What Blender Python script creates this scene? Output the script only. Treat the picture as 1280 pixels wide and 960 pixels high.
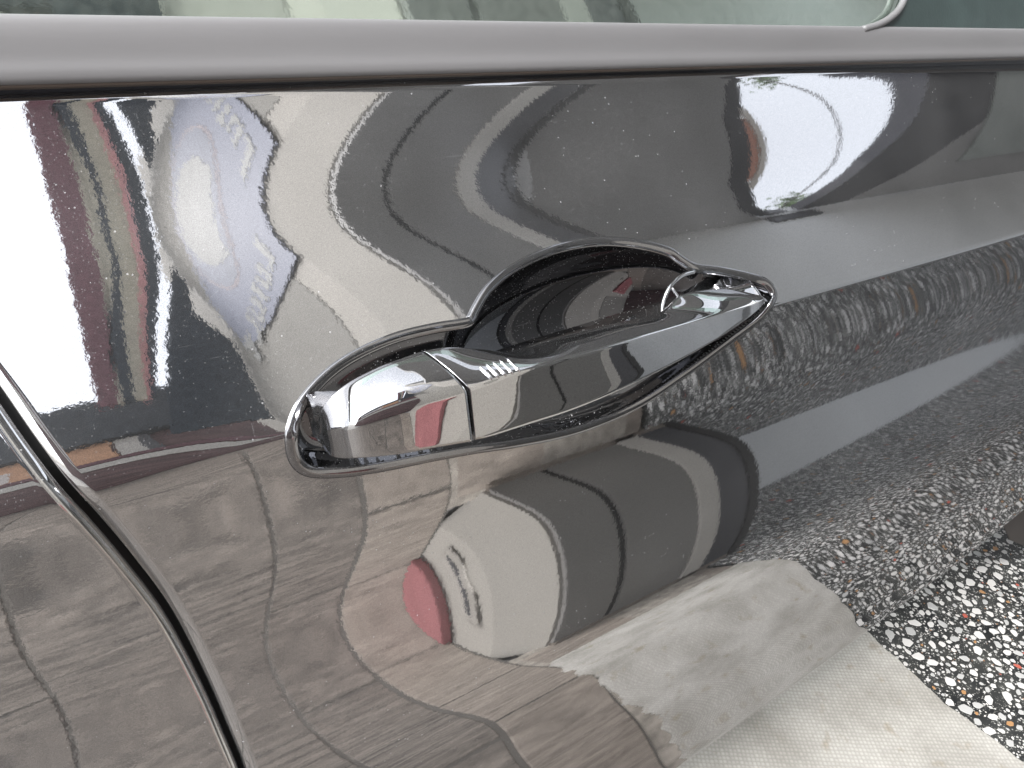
import bpy, bmesh, math, random
import numpy as np
from mathutils import Vector, Matrix
from mathutils.bvhtree import BVHTree
random.seed(7); RNG = np.random.default_rng(7)
for o in list(bpy.data.objects): bpy.data.objects.remove(o)
S = bpy.context.scene
COL = S.collection

# ------------------------------------------------------------------ camera
# world axes: x = towards the car's front, y = into the car, z = up
F = 961.0                       # focal length in pixels of a 1280 px wide frame
H, ZCAM, PITCH = 0.22, 1.0849, 0.0566
ax = np.array([1528, -431, 961.]); ax /= np.linalg.norm(ax)
ay = np.array([-821, -770, 961.]); ay -= ax*(ay@ax); ay /= np.linalg.norm(ay)
az = np.cross(ax, ay)
c_, s_ = math.cos(PITCH), math.sin(PITCH)
ay, az = c_*ay - s_*az, c_*az + s_*ay
CAM = np.array([0., -H, ZCAM])
cam = bpy.data.cameras.new('camera'); camo = bpy.data.objects.new('camera', cam); COL.objects.link(camo)
cam.sensor_width = 36; cam.lens = F/1280*36; cam.clip_start = 0.01; cam.clip_end = 500
right = Vector((ax[0], ay[0], az[0])); down = Vector((ax[1], ay[1], az[1])); fwd = Vector((ax[2], ay[2], az[2]))
m = Matrix((right, -down, -fwd)).transposed().to_4x4(); m.translation = Vector(CAM); camo.matrix_world = m
S.camera = camo

# ------------------------------------------------------------------ light
SUN_EL, SUN_AZ = 58, 200         # azimuth measured from +x towards +y, direction the light comes from
w = bpy.data.worlds.new('World'); S.world = w; w.use_nodes = True
wn = w.node_tree.nodes; wl = w.node_tree.links
sky = wn.new('ShaderNodeTexSky'); sky.sky_type = 'NISHITA'; sky.sun_disc = False
sky.sun_elevation = math.radians(SUN_EL); sky.sun_rotation = math.radians(90 - SUN_AZ)
sky.air_density = 1.0; sky.dust_density = 2.0; sky.ozone_density = 1.0
hs = wn.new('ShaderNodeHueSaturation'); hs.inputs['Saturation'].default_value = 0.22
wl.new(sky.outputs[0], hs.inputs['Color']); wl.new(hs.outputs[0], wn['Background'].inputs[0])
wn['Background'].inputs[1].default_value = 0.15
sun = bpy.data.lights.new('sun', 'SUN'); sun.energy = 1.4; sun.angle = math.radians(22); sun.color = (1, .985, .97)
suno = bpy.data.objects.new('sun', sun); COL.objects.link(suno)
e_, a_ = math.radians(SUN_EL), math.radians(SUN_AZ)
sd = Vector((math.cos(e_)*math.cos(a_), math.cos(e_)*math.sin(a_), math.sin(e_)))
suno.rotation_euler = sd.to_track_quat('Z', 'Y').to_euler()
S.view_settings.view_transform = 'Standard'; S.view_settings.look = 'None'
S.view_settings.exposure = 1.85; S.view_settings.gamma = 1.0
S.cycles.max_bounces = 10; S.cycles.glossy_bounces = 6; S.cycles.use_denoising = True

# ------------------------------------------------------------------ materials
def nodes(name):
    mt = bpy.data.materials.new(name); mt.use_nodes = True
    return mt, mt.node_tree.nodes, mt.node_tree.links, mt.node_tree.nodes['Principled BSDF']
def plain(name, col, rough=.6, metal=0., var=.12, scale=8., bump=0., bscale=60., spec=.5, stretch=(1,1,1), bdist=.001):
    mt, n, l, b = nodes(name)
    tc = n.new('ShaderNodeTexCoord'); mp = n.new('ShaderNodeMapping'); mp.inputs['Scale'].default_value = stretch
    l.new(tc.outputs['Object'], mp.inputs[0])
    nz = n.new('ShaderNodeTexNoise'); nz.inputs['Scale'].default_value = scale; nz.inputs['Detail'].default_value = 6
    l.new(mp.outputs[0], nz.inputs['Vector'])
    rp = n.new('ShaderNodeValToRGB')
    rp.color_ramp.elements[0].position = .3; rp.color_ramp.elements[1].position = .7
    rp.color_ramp.elements[0].color = tuple(c*(1-var) for c in col)+(1,); rp.color_ramp.elements[1].color = tuple(min(1, c*(1+var)) for c in col)+(1,)
    l.new(nz.outputs[0], rp.inputs[0]); l.new(rp.outputs[0], b.inputs['Base Color'])
    b.inputs['Roughness'].default_value = rough; b.inputs['Metallic'].default_value = metal
    b.inputs['Specular IOR Level'].default_value = spec
    if bump:
        nb = n.new('ShaderNodeTexNoise'); nb.inputs['Scale'].default_value = bscale; nb.inputs['Detail'].default_value = 4
        l.new(mp.outputs[0], nb.inputs['Vector'])
        bp = n.new('ShaderNodeBump'); bp.inputs['Strength'].default_value = bump; bp.inputs['Distance'].default_value = bdist
        l.new(nb.outputs[0], bp.inputs['Height']); l.new(bp.outputs[0], b.inputs['Normal'])
    return mt
def math_node(n, l, op, a, b=None, clamp=False):
    q = n.new('ShaderNodeMath'); q.operation = op; q.use_clamp = clamp
    for i, v in enumerate((a, b)):
        if v is None: continue
        if hasattr(v, 'is_output'): l.new(v, q.inputs[i])
        else: q.inputs[i].default_value = v
    return q.outputs[0]
def paint(name, peel=.75, dust=1.0, base=(.56, .56, .565), flake=1.0, filmk=.07):
    """black metallic car paint under clear coat: mirror-like, orange peel, flakes, dust specks"""
    mt, n, l, b = nodes(name)
    tc = n.new('ShaderNodeTexCoord')
    n1 = n.new('ShaderNodeTexNoise'); n1.inputs['Scale'].default_value = 420; n1.inputs['Detail'].default_value = 2
    n2 = n.new('ShaderNodeTexNoise'); n2.inputs['Scale'].default_value = 2600; n2.inputs['Detail'].default_value = 1
    l.new(tc.outputs['Object'], n1.inputs['Vector']); l.new(tc.outputs['Object'], n2.inputs['Vector'])
    b1 = n.new('ShaderNodeBump'); b1.inputs['Strength'].default_value = 1; b1.inputs['Distance'].default_value = .0000085*peel
    b2 = n.new('ShaderNodeBump'); b2.inputs['Strength'].default_value = 1; b2.inputs['Distance'].default_value = .0000005*flake
    l.new(n1.outputs[0], b1.inputs['Height']); l.new(n2.outputs[0], b2.inputs['Height']); l.new(b1.outputs[0], b2.inputs['Normal'])
    fr = n.new('ShaderNodeMapRange'); fr.inputs[1].default_value = .3; fr.inputs[2].default_value = .7; fr.inputs[3].default_value = .80; fr.inputs[4].default_value = 1.2
    n3 = n.new('ShaderNodeTexNoise'); n3.inputs['Scale'].default_value = 3400; n3.inputs['Detail'].default_value = 1; l.new(tc.outputs['Object'], n3.inputs['Vector']); l.new(n3.outputs[0], fr.inputs[0])
    fm = n.new('ShaderNodeMix'); fm.data_type = 'RGBA'; fm.blend_type = 'MULTIPLY'; fm.inputs[0].default_value = 1; fm.inputs[6].default_value = base+(1,); l.new(fr.outputs[0], fm.inputs[7])
    b.inputs['Metallic'].default_value = 1; l.new(fm.outputs[2], b.inputs['Base Color'])
    b.inputs['Roughness'].default_value = .022; b.inputs['Specular Tint'].default_value = (.62, .62, .63, 1)
    l.new(b2.outputs[0], b.inputs['Normal'])
    # dust specks
    v = n.new('ShaderNodeTexVoronoi'); v.inputs['Scale'].default_value = 620; v.inputs['Randomness'].default_value = 1
    l.new(tc.outputs['Object'], v.inputs['Vector'])
    sep = n.new('ShaderNodeSeparateColor'); l.new(v.outputs['Color'], sep.inputs[0])
    big = n.new('ShaderNodeTexNoise'); big.inputs['Scale'].default_value = 14; l.new(tc.outputs['Object'], big.inputs['Vector'])
    pres = math_node(n, l, 'GREATER_THAN', math_node(n, l, 'ADD', sep.outputs[0], math_node(n, l, 'MULTIPLY', big.outputs[0], .6)), 1.25)
    rad = math_node(n, l, 'MULTIPLY', sep.outputs[1], .24)
    spot = math_node(n, l, 'MULTIPLY', math_node(n, l, 'LESS_THAN', v.outputs['Distance'], rad), pres)
    fac = math_node(n, l, 'MULTIPLY', spot, .34*dust)
    # faint grey film: dust, plus reflection haze put into the colour
    film = math_node(n, l, 'MULTIPLY', big.outputs[0], filmk)
    fac = math_node(n, l, 'ADD', fac, film, True)
    # fine dust
    v2 = n.new('ShaderNodeTexVoronoi'); v2.inputs['Scale'].default_value = 1500; l.new(tc.outputs['Object'], v2.inputs['Vector'])
    s2 = n.new('ShaderNodeSeparateColor'); l.new(v2.outputs['Color'], s2.inputs[0])
    p2 = math_node(n, l, 'GREATER_THAN', math_node(n, l, 'ADD', s2.outputs[0], math_node(n, l, 'MULTIPLY', big.outputs[0], .4)), 1.10)
    f2 = math_node(n, l, 'MULTIPLY', math_node(n, l, 'LESS_THAN', v2.outputs['Distance'], .3), p2)
    fac = math_node(n, l, 'ADD', fac, math_node(n, l, 'MULTIPLY', f2, .16*dust), True)
    # hairline scratches in two directions
    for rot, sd_ in ((.5, 3.), (-.9, 11.)):
        mp = n.new('ShaderNodeMapping'); mp.inputs['Rotation'].default_value = (0, rot, 0); mp.inputs['Scale'].default_value = (60, 60, 1900); mp.inputs['Location'].default_value = (sd_, 0, sd_)
        l.new(tc.outputs['Object'], mp.inputs[0])
        ns = n.new('ShaderNodeTexNoise'); ns.inputs['Scale'].default_value = 1; ns.inputs['Detail'].default_value = 0; l.new(mp.outputs[0], ns.inputs['Vector'])
        mr = n.new('ShaderNodeMapRange'); mr.inputs[1].default_value = .84; mr.inputs[2].default_value = .90; mr.inputs[3].default_value = 0; mr.inputs[4].default_value = .055*dust
        l.new(ns.outputs[0], mr.inputs[0]); fac = math_node(n, l, 'ADD', fac, mr.outputs[0], True)
    df = n.new('ShaderNodeBsdfDiffuse'); df.inputs[0].default_value = (.56, .565, .57, 1)
    mx = n.new('ShaderNodeMixShader'); l.new(fac, mx.inputs[0]); l.new(b.outputs[0], mx.inputs[1]); l.new(df.outputs[0], mx.inputs[2])
    l.new(mx.outputs[0], n['Material Output'].inputs[0])
    return mt
M = {}
M['paint'] = paint('black_metallic_paint')
M['handle_paint'] = paint('handle_paint', peel=.5, dust=.6, flake=.6, base=(.54, .54, .545), filmk=.04)
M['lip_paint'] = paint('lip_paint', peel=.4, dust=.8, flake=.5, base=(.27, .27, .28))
M['recess_shade_paint'] = paint('recess_shade_paint', peel=.6, dust=2.2, base=(.14, .142, .152), filmk=.022)  # car paint darkened; shade of the recess put into its base colour
M['rubber'] = plain('black_rubber', (.022, .026, .034), .4, bump=.4, bscale=500, bdist=.0004)
M['gap_black'] = plain('gap_black', (.006, .006, .006), .6)
M['trim'] = plain('satin_trim', (.175, .173, .176), .5, metal=.1, var=.13, scale=26, bump=.12, bscale=900, bdist=.0002, stretch=(.15, 1, 1))
M['trim_lip_shade'] = plain('trim_lip_shade', (.07, .055, .045), .35)
M['chrome'] = plain('bright_ridge', (.85, .85, .86), .12, metal=1., var=.02)
M['plastic'] = plain('dark_plastic', (.02, .022, .022), .35, bump=.3, bscale=600, bdist=.0003)
M['sail'] = plain('dark_green_grey_plastic', (.035, .052, .050), .4, var=.2, scale=40, bump=.3, bscale=500, bdist=.0003)
M['flap'] = plain('mud_flap_rubber', (.045, .036, .032), .55, bump=.5, bscale=120, bdist=.001)
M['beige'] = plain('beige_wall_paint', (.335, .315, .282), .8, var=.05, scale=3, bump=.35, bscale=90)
M['beige_shade'] = plain('beige_wall_paint_shade', (.21, .20, .18), .8, var=.06, scale=3, bump=.35, bscale=90)
M['grey_leaf'] = plain('grey_door_paint', (.175, .168, .16), .5, var=.06, scale=4, bump=.2, bscale=50)
M['seam'] = plain('black_seam', (.012, .012, .012), .5)
M['slate'] = plain('slate_grey_paint', (.06, .06, .066), .5, var=.08)
M['pale'] = plain('pale_beige_paint', (.42, .40, .37), .7, var=.05)
M['porch_wall'] = plain('grey_porch_wall', (.52, .525, .525), .7, var=.06, scale=2)
M['ceiling'] = plain('dark_porch_ceiling', (.34, .338, .338), .75, var=.05, scale=2)
M['beam'] = plain('navy_beam', (.02, .02, .028), .5, var=.2)
M['sheet'] = plain('greenish_sheet', (.38, .42, .40), .5, var=.05)
M['red'] = plain('red_board', (.30, .115, .12), .55, var=.15, scale=12)
M['socket'] = plain('socket_grey', (.33, .31, .28), .5)
M['maroon'] = plain('maroon_cloth', (.24, .12, .14), .9, var=.35, scale=40)
M['olive'] = plain('olive_beige_cloth', (.52, .49, .41), .9, var=.15, scale=25)
M['dark_cloth'] = plain('charcoal_cloth', (.055, .070, .088), .9, var=.3, scale=40)
M['pink'] = plain('pink_cloth', (.70, .46, .46), .9, var=.15, scale=25)
M['white'] = plain('white_cloth', (.82, .82, .82), .9, var=.05)
M['banner'] = plain('lavender_banner', (.175, .186, .236), .6, var=.08, scale=2)
M['banner_pale'] = plain('banner_pale', (.185, .196, .238), .6, var=.15, scale=4)
M['banner_white'] = plain('banner_white', (.27, .27, .26), .6, var=.06)
M['banner_pink'] = plain('banner_pink', (.26, .225, .24), .6, var=.06)
M['roof'] = plain('charcoal_roof', (.03, .036, .044), .8, var=.3, scale=20)
M['orange'] = plain('orange_wall', (.48, .27, .16), .8, var=.08)
M['maroon_wall'] = plain('maroon_wall', (.09, .05, .05), .8, var=.4, scale=6)
M['brick'] = plain('terracotta', (.34, .15, .10), .8, var=.2, scale=8)
M['wire'] = plain('wire_black', (.03, .03, .03), .6)
M['leaf'] = plain('leaf_green', (.05, .085, .03), .6, var=.4, scale=3)
M['bark'] = plain('bark', (.09, .06, .04), .9)

for k in ('maroon', 'olive', 'dark_cloth', 'pink', 'white'):
    nt = M[k].node_tree; b = nt.nodes['Principled BSDF']; t = nt.nodes.new('ShaderNodeBsdfTranslucent'); mx = nt.nodes.new('ShaderNodeMixShader')
    nt.links.new(b.inputs['Base Color'].links[0].from_socket, t.inputs[0]); mx.inputs[0].default_value = .5
    nt.links.new(b.outputs[0], mx.inputs[1]); nt.links.new(t.outputs[0], mx.inputs[2]); nt.links.new(mx.outputs[0], nt.nodes['Material Output'].inputs[0])
def paving_mat(name, a, b_):
    mt, n, l, b = nodes(name)
    tc = n.new('ShaderNodeTexCoord'); mp = n.new('ShaderNodeMapping'); mp.inputs['Scale'].default_value = (3.2, 17, 6)
    mp.inputs['Rotation'].default_value = (0, 0, .18)
    l.new(tc.outputs['Object'], mp.inputs[0])
    oi = n.new('ShaderNodeObjectInfo')
    nz = n.new('ShaderNodeTexNoise'); nz.noise_dimensions = '4D'; nz.inputs['Scale'].default_value = 3; nz.inputs['Detail'].default_value = 9
    nz.inputs['Roughness'].default_value = .68; nz.inputs['Distortion'].default_value = .8
    l.new(mp.outputs[0], nz.inputs['Vector']); l.new(math_node(n, l, 'MULTIPLY', oi.outputs['Random'], 20), nz.inputs['W'])
    rp = n.new('ShaderNodeValToRGB'); rp.color_ramp.elements[0].position = .34; rp.color_ramp.elements[1].position = .68
    rp.color_ramp.elements[0].color = a+(1,); rp.color_ramp.elements[1].color = b_+(1,)
    l.new(nz.outputs[0], rp.inputs[0]); l.new(rp.outputs[0], b.inputs['Base Color'])
    bp = n.new('ShaderNodeBump'); bp.inputs['Strength'].default_value = .9; bp.inputs['Distance'].default_value = .006
    l.new(nz.outputs[0], bp.inputs['Height']); l.new(bp.outputs[0], b.inputs['Normal'])
    b.inputs['Roughness'].default_value = .55
    return mt
M['paving'] = paving_mat('riven_grey_stone', (.034, .030, .026), (.182, .158, .137))
M['paving_brown_and_lit'] = paving_mat('riven_brown_and_lit_stone', (.098, .083, .070), (.255, .22, .188))  # brown stone, also used where lit paving is put into the colour
M['road'] = plain('pale_road', (.26, .25, .235), .85, scale=2)
M['grout'] = plain('grout', (.075, .069, .062), .9)
M['dirt'] = plain('cement_dirt', (.21, .19, .165), .9, var=.35, scale=30)

def slab_mat():
    mt, n, l, b = nodes('pale_concrete')
    tc = n.new('ShaderNodeTexCoord')
    v = n.new('ShaderNodeTexVoronoi'); v.inputs['Scale'].default_value = 150; v.inputs['Randomness'].default_value = .15
    mp = n.new('ShaderNodeMapping'); mp.inputs['Rotation'].default_value = (0, 0, .6); l.new(tc.outputs['Object'], mp.inputs[0]); l.new(mp.outputs[0], v.inputs['Vector'])
    nz = n.new('ShaderNodeTexNoise'); nz.inputs['Scale'].default_value = 9; nz.inputs['Detail'].default_value = 8; l.new(tc.outputs['Object'], nz.inputs['Vector'])
    rp = n.new('ShaderNodeValToRGB'); e = rp.color_ramp.elements
    e[0].position = .25; e[0].color = (.33, .315, .28, 1); e[1].position = .60; e[1].color = (.53, .515, .475, 1)
    l.new(nz.outputs[0], rp.inputs[0])
    n3 = n.new('ShaderNodeTexNoise'); n3.inputs['Scale'].default_value = 26; n3.inputs['Detail'].default_value = 5; l.new(tc.outputs['Object'], n3.inputs['Vector'])
    st = n.new('ShaderNodeMapRange'); st.inputs[1].default_value = .60; st.inputs[2].default_value = .76; st.inputs[3].default_value = 0; st.inputs[4].default_value = .7
    l.new(n3.outputs[0], st.inputs[0])
    mx = n.new('ShaderNodeMix'); mx.data_type = 'RGBA'; l.new(st.outputs[0], mx.inputs[0]); l.new(rp.outputs[0], mx.inputs[6]); mx.inputs[7].default_value = (.30, .25, .17, 1)
    m2 = n.new('ShaderNodeMix'); m2.data_type = 'RGBA'; m2.blend_type = 'MULTIPLY'
    dr = n.new('ShaderNodeMapRange'); dr.inputs[1].default_value = .1; dr.inputs[2].default_value = .6; dr.inputs[3].default_value = 1.; dr.inputs[4].default_value = .62
    l.new(v.outputs['Distance'], dr.inputs[0]); m2.inputs[0].default_value = 1; l.new(mx.outputs[2], m2.inputs[6]); l.new(dr.outputs[0], m2.inputs[7])
    l.new(m2.outputs[2], b.inputs['Base Color'])
    bp = n.new('ShaderNodeBump'); bp.inputs['Strength'].default_value = .6; bp.inputs['Distance'].default_value = .002; bp.invert = True
    l.new(v.outputs['Distance'], bp.inputs['Height']); l.new(bp.outputs[0], b.inputs['Normal'])
    b.inputs['Roughness'].default_value = .75
    return mt
M['slab'] = slab_mat()
def terrazzo_mat():
    mt, n, l, b = nodes('terrazzo_matrix')
    tc = n.new('ShaderNodeTexCoord')
    cur = None
    base = n.new('ShaderNodeTexNoise'); base.inputs['Scale'].default_value = 14; base.inputs['Detail'].default_value = 5; l.new(tc.outputs['Object'], base.inputs['Vector'])
    rp = n.new('ShaderNodeValToRGB'); e = rp.color_ramp.elements
    e[0].position = .35; e[0].color = (.012, .013, .014, 1); e[1].position = .75; e[1].color = (.055, .056, .052, 1)
    l.new(base.outputs[0], rp.inputs[0]); cur = rp.outputs[0]
    for sc, thr, pr, colr in ((260, .30, .45, (.35, .35, .33, 1)), (420, .28, .5, (.22, .22, .2, 1)), (150, .24, .07, (.30, .15, .07, 1))):
        v = n.new('ShaderNodeTexVoronoi'); v.inputs['Scale'].default_value = sc; l.new(tc.outputs['Object'], v.inputs['Vector'])
        sep = n.new('ShaderNodeSeparateColor'); l.new(v.outputs['Color'], sep.inputs[0])
        f = math_node(n, l, 'MULTIPLY', math_node(n, l, 'LESS_THAN', v.outputs['Distance'], math_node(n, l, 'MULTIPLY', sep.outputs[1], thr*1.6)), math_node(n, l, 'LESS_THAN', sep.outputs[0], pr))
        mx = n.new('ShaderNodeMix'); mx.data_type = 'RGBA'; l.new(f, mx.inputs[0]); l.new(cur, mx.inputs[6]); mx.inputs[7].default_value = colr
        cur = mx.outputs[2]
    l.new(cur, b.inputs['Base Color']); b.inputs['Roughness'].default_value = .28
    return mt
M['terrazzo'] = terrazzo_mat()
M['chip_white'] = plain('chip_white', (.56, .55, .53), .3, var=.18, scale=60)
M['chip_grey'] = plain('chip_grey', (.40, .40, .39), .3, var=.2, scale=60)
M['chip_tan'] = plain('chip_tan', (.36, .20, .09), .3, var=.3, scale=60)
M['chip_red'] = plain('chip_red', (.40, .10, .07), .3, var=.3, scale=60)
def glass_mat():
    mt, n, l, b = nodes('green_tinted_glass')
    g = n.new('ShaderNodeBsdfGlossy'); g.inputs['Color'].default_value = (.84, .96, .88, 1); g.inputs['Roughness'].default_value = .03
    t = n.new('ShaderNodeBsdfTransparent'); t.inputs[0].default_value = (.45, .62, .55, 1)
    mx = n.new('ShaderNodeMixShader'); mx.inputs[0].default_value = .72
    l.new(t.outputs[0], mx.inputs[1]); l.new(g.outputs[0], mx.inputs[2])
    tc = n.new('ShaderNodeTexCoord'); nz = n.new('ShaderNodeTexNoise'); nz.inputs['Scale'].default_value = 300; nz.inputs['Detail'].default_value = 3
    l.new(tc.outputs['Object'], nz.inputs['Vector'])
    bp = n.new('ShaderNodeBump'); bp.inputs['Strength'].default_value = 1; bp.inputs['Distance'].default_value = .00001; l.new(nz.outputs[0], bp.inputs['Height']); l.new(bp.outputs[0], g.inputs['Normal'])
    # dusty film
    df = n.new('ShaderNodeBsdfDiffuse'); df.inputs[0].default_value = (.5, .56, .5, 1)
    n2 = n.new('ShaderNodeTexNoise'); n2.inputs['Scale'].default_value = 220; n2.inputs['Detail'].default_value = 6; l.new(tc.outputs['Object'], n2.inputs['Vector'])
    m2 = n.new('ShaderNodeMixShader'); l.new(math_node(n, l, 'MULTIPLY', n2.outputs[0], .16), m2.inputs[0]); l.new(mx.outputs[0], m2.inputs[1]); l.new(df.outputs[0], m2.inputs[2])
    l.new(m2.outputs[0], n['Material Output'].inputs[0])
    return mt
M['glass'] = glass_mat()

# ------------------------------------------------------------------ helpers
def link(name, me, mat, parent=None):
    o = bpy.data.objects.new(name, me); COL.objects.link(o)
    if mat is not None:
        for q in (mat if isinstance(mat, (list, tuple)) else [mat]): me.materials.append(q)
    if parent is not None: o.parent = parent
    return o
def mesh(name, v, f, mat, parent=None, smooth=False):
    me = bpy.data.meshes.new(name); me.from_pydata([tuple(map(float, p)) for p in v], [], [tuple(map(int, q)) for q in f]); me.update()
    if smooth: me.polygons.foreach_set('use_smooth', [True]*len(me.polygons))
    return link(name, me, mat, parent)
def box(name, lo, hi, mat, parent=None, bev=0.):
    bm = bmesh.new(); bmesh.ops.create_cube(bm, size=1)
    for v in bm.verts: v.co = Vector([(lo[i]+hi[i])/2 + v.co[i]*(hi[i]-lo[i]) for i in range(3)])
    if bev: bmesh.ops.bevel(bm, geom=bm.edges[:], offset=bev, segments=2, affect='EDGES', profile=.5)
    me = bpy.data.meshes.new(name); bm.to_mesh(me); bm.free()
    return link(name, me, mat, parent)
def prism(name, poly, axis, a, b, mat, parent=None):
    """closed 2D polygon extruded from a to b along an axis; poly coords are the other two axes in order"""
    def p3(p, t):
        q = list(p); q.insert(axis, t); return Vector(q)
    bm = bmesh.new(); v0 = [bm.verts.new(p3(p, a)) for p in poly]; v1 = [bm.verts.new(p3(p, b)) for p in poly]
    n = len(poly); bm.faces.new(v0); bm.faces.new(v1[::-1])
    for i in range(n): bm.faces.new((v0[i], v1[i], v1[(i+1) % n], v0[(i+1) % n]))
    bmesh.ops.recalc_face_normals(bm, faces=bm.faces[:]); bmesh.ops.triangulate(bm, faces=bm.faces[:])
    me = bpy.data.meshes.new(name); bm.to_mesh(me); bm.free()
    return link(name, me, mat, parent)
def tube(name, pts, r, mat, parent=None, closed=False, seg=12, squash=None):
    pts = [np.array(p, float) for p in pts]; n = len(pts); V = []; Fc = []
    rr = r if hasattr(r, '__len__') else [r]*n
    up0 = np.array([0, 1., 0])
    for i in range(n):
        t = (pts[(i+1) % n]-pts[i-1]) if closed else pts[min(i+1, n-1)]-pts[max(i-1, 0)]
        t = t/(np.linalg.norm(t)+1e-12); a = up0-t*(up0@t); a /= np.linalg.norm(a)+1e-12; b = np.cross(t, a)
        for k in range(seg):
            u = 2*math.pi*k/seg; V.append(pts[i]+rr[i]*((squash or 1.)*math.cos(u)*a+math.sin(u)*b))
    for i in range(n if closed else n-1):
        j = (i+1) % n
        for k in range(seg):
            k2 = (k+1) % seg; Fc.append((i*seg+k, i*seg+k2, j*seg+k2, j*seg+k))
    if not closed: Fc += [tuple(range(seg))[::-1], tuple((n-1)*seg+k for k in range(seg))]
    return mesh(name, V, Fc, mat, parent, True)
def thing(name, label, cat, loc=(0, 0, 0), group=None):
    o = bpy.data.objects.new(name, None); COL.objects.link(o); o.location = loc; o.empty_display_size = .1
    return tag(o, label, cat, group)
def tag(o, label, cat, group=None):
    o['label'] = label; o['category'] = cat
    if group: o['group'] = group
    return o
def kind(o, k): o['kind'] = k; return o
def spline(pts, n, closed=False):
    p = np.array(pts, float); m = len(p); out = []
    segs = m if closed else m-1
    for i in range(segs):
        g = lambda k: p[k % m] if closed else p[min(max(k, 0), m-1)]
        a, b, c, d = g(i-1), g(i), g(i+1), g(i+2)
        for t in np.arange(n)/n:
            out.append(.5*((2*b)+(c-a)*t+(2*a-5*b+4*c-d)*t*t+(3*b-a-3*c+d)*t**3))
    if not closed: out.append(p[-1])
    return np.array(out)

# ------------------------------------------------------------------ door surface
ZC = ZCAM - .1648                     # height of the crease that runs through the handle
KX, X0 = .0244, .3
zu = np.linspace(0, .15, 6); tu = np.array([.6455, .6486, .7106, .5854, .3302, .0737])
zl = np.array([-.64, -.60, -.575, -.54, -.44, -.36, -.28, -.22, -.18, -.14, -.10, -.06, -.03, 0.])
tl = np.array([-1.3, -.85, -.28, -.14, -.20, -.171, -.08, -.041, .124, .186, .153, -.029, -.10, -.127])
def hermite(zk, tk, z):
    mm = np.gradient(tk, zk); i = np.clip(np.searchsorted(zk, z)-1, 0, len(zk)-2)
    dz = zk[i+1]-zk[i]; u = np.clip((z-zk[i])/dz, 0, 1)
    return (2*u**3-3*u**2+1)*tk[i]+(u**3-2*u**2+u)*dz*mm[i]+(-2*u**3+3*u**2)*tk[i+1]+(u**3-u**2)*dz*mm[i+1]
_z1 = np.linspace(0, .15, 600); _z0 = np.linspace(-.64, 0, 1200)
_i = lambda z, t: np.concatenate([[0], np.cumsum((np.tan(t)[1:]+np.tan(t)[:-1])/2*np.diff(z))])
_t1, _t0 = hermite(zu, tu, _z1), hermite(zl, tl, _z0)
# the crease is a tight radius, not a knife edge
_zz = np.concatenate([_z0, _z1[1:]]); _tt = np.concatenate([_t0, _t1[1:]])
_fine = np.linspace(-.64, .15, 3200); _tf = np.tan(np.interp(_fine, _zz, _tt))
_k = int(.0018/(_fine[1]-_fine[0])); _ker = np.hanning(2*_k+1); _ker /= _ker.sum()
_tf = np.convolve(np.pad(_tf, _k, mode='edge'), _ker, 'valid')
_pf = np.concatenate([[0], np.cumsum((_tf[1:]+_tf[:-1])/2*np.diff(_fine))]); _pf -= np.interp(0, _fine, _pf)
TW = .20
_k2 = int(.013/(_fine[1]-_fine[0])); _ker2 = np.hanning(2*_k2+1); _ker2 /= _ker2.sum()
_tf2 = np.convolve(np.pad(_tf, _k2, mode='edge'), _ker2, 'valid')
_wz = np.exp(-(_fine/.03)**4); _tf2 = _tf2*_wz+_tf*(1-_wz)
_pf2 = np.concatenate([[0], np.cumsum((_tf2[1:]+_tf2[:-1])/2*np.diff(_fine))]); _pf2 += np.interp(-.1, _fine, _pf)-np.interp(-.1, _fine, _pf2)
def door_y(x, z):
    zr = z-ZC
    s = np.clip((x-.32)/.25, 0, 1); s = s*s*(3-2*s)
    g = np.clip((zr-.058)/.04, 0, None)**2.2*.04*TW/2.2
    wl_ = np.clip((.085-x)/.075, 0, 1); wl_ = wl_*wl_*(3-2*wl_)
    return np.interp(zr, _fine, _pf)*(1-wl_)+np.interp(zr, _fine, _pf2)*wl_+KX*(x-X0)**2+s*g
def door_n(x, z, e=4e-4):
    gx = (door_y(x+e, z)-door_y(x-e, z))/(2*e); gz = (door_y(x, z+e)-door_y(x, z-e))/(2*e)
    n = np.stack([gx, -np.ones_like(gx), gz], -1); return n/np.linalg.norm(n, axis=-1)[..., None]
def ray(px, py):
    d = np.array([px-640., py-480., F]); return np.array([d@ax, d@ay, d@az])
def at(px, py, y):
    """point on the sight line of a photo pixel at a given depth y"""
    d = ray(px, py); return CAM+d*((y+H)/d[1])
def on_door(px, py, off=0.):
    d = ray(px, py); lo, hi = 0., .004
    for _ in range(45):
        t = (lo+hi)/2; q = CAM+d*t
        if q[1] > float(door_y(q[0], q[2]))+off: hi = t
        else: lo = t
    return CAM+d*lo
BELT = ZC+.1035
gap_px = [(0, 502), (38, 557), (79, 611), (120, 656), (160, 703), (211, 771), (257, 858), (287, 927), (301, 960)]
gp = np.array([on_door(*p) for p in spline(gap_px, 8)]); _o = np.argsort(gp[:, 2])
GZ, GX = gp[_o, 2], gp[_o, 0]
_lo = np.polyfit(GZ[:20]-GZ[0], GX[:20], 1); _hi = np.polyfit(GZ[-20:]-GZ[-1], GX[-20:], 1)
GZ = np.concatenate([[GZ[0]-.4], GZ, [GZ[-1]+.3]]); GX = np.concatenate([[GX[0]-.4*_lo[0]*.5], GX, [GX[-1]+.3*_hi[0]]])
_gz = np.linspace(GZ[0], GZ[-1], 1500); _gx = np.interp(_gz, GZ, GX); _kk = np.hanning(13); _kk /= _kk.sum()
_gx = np.convolve(np.pad(_gx, 6, mode='edge'), _kk, 'valid')
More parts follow.
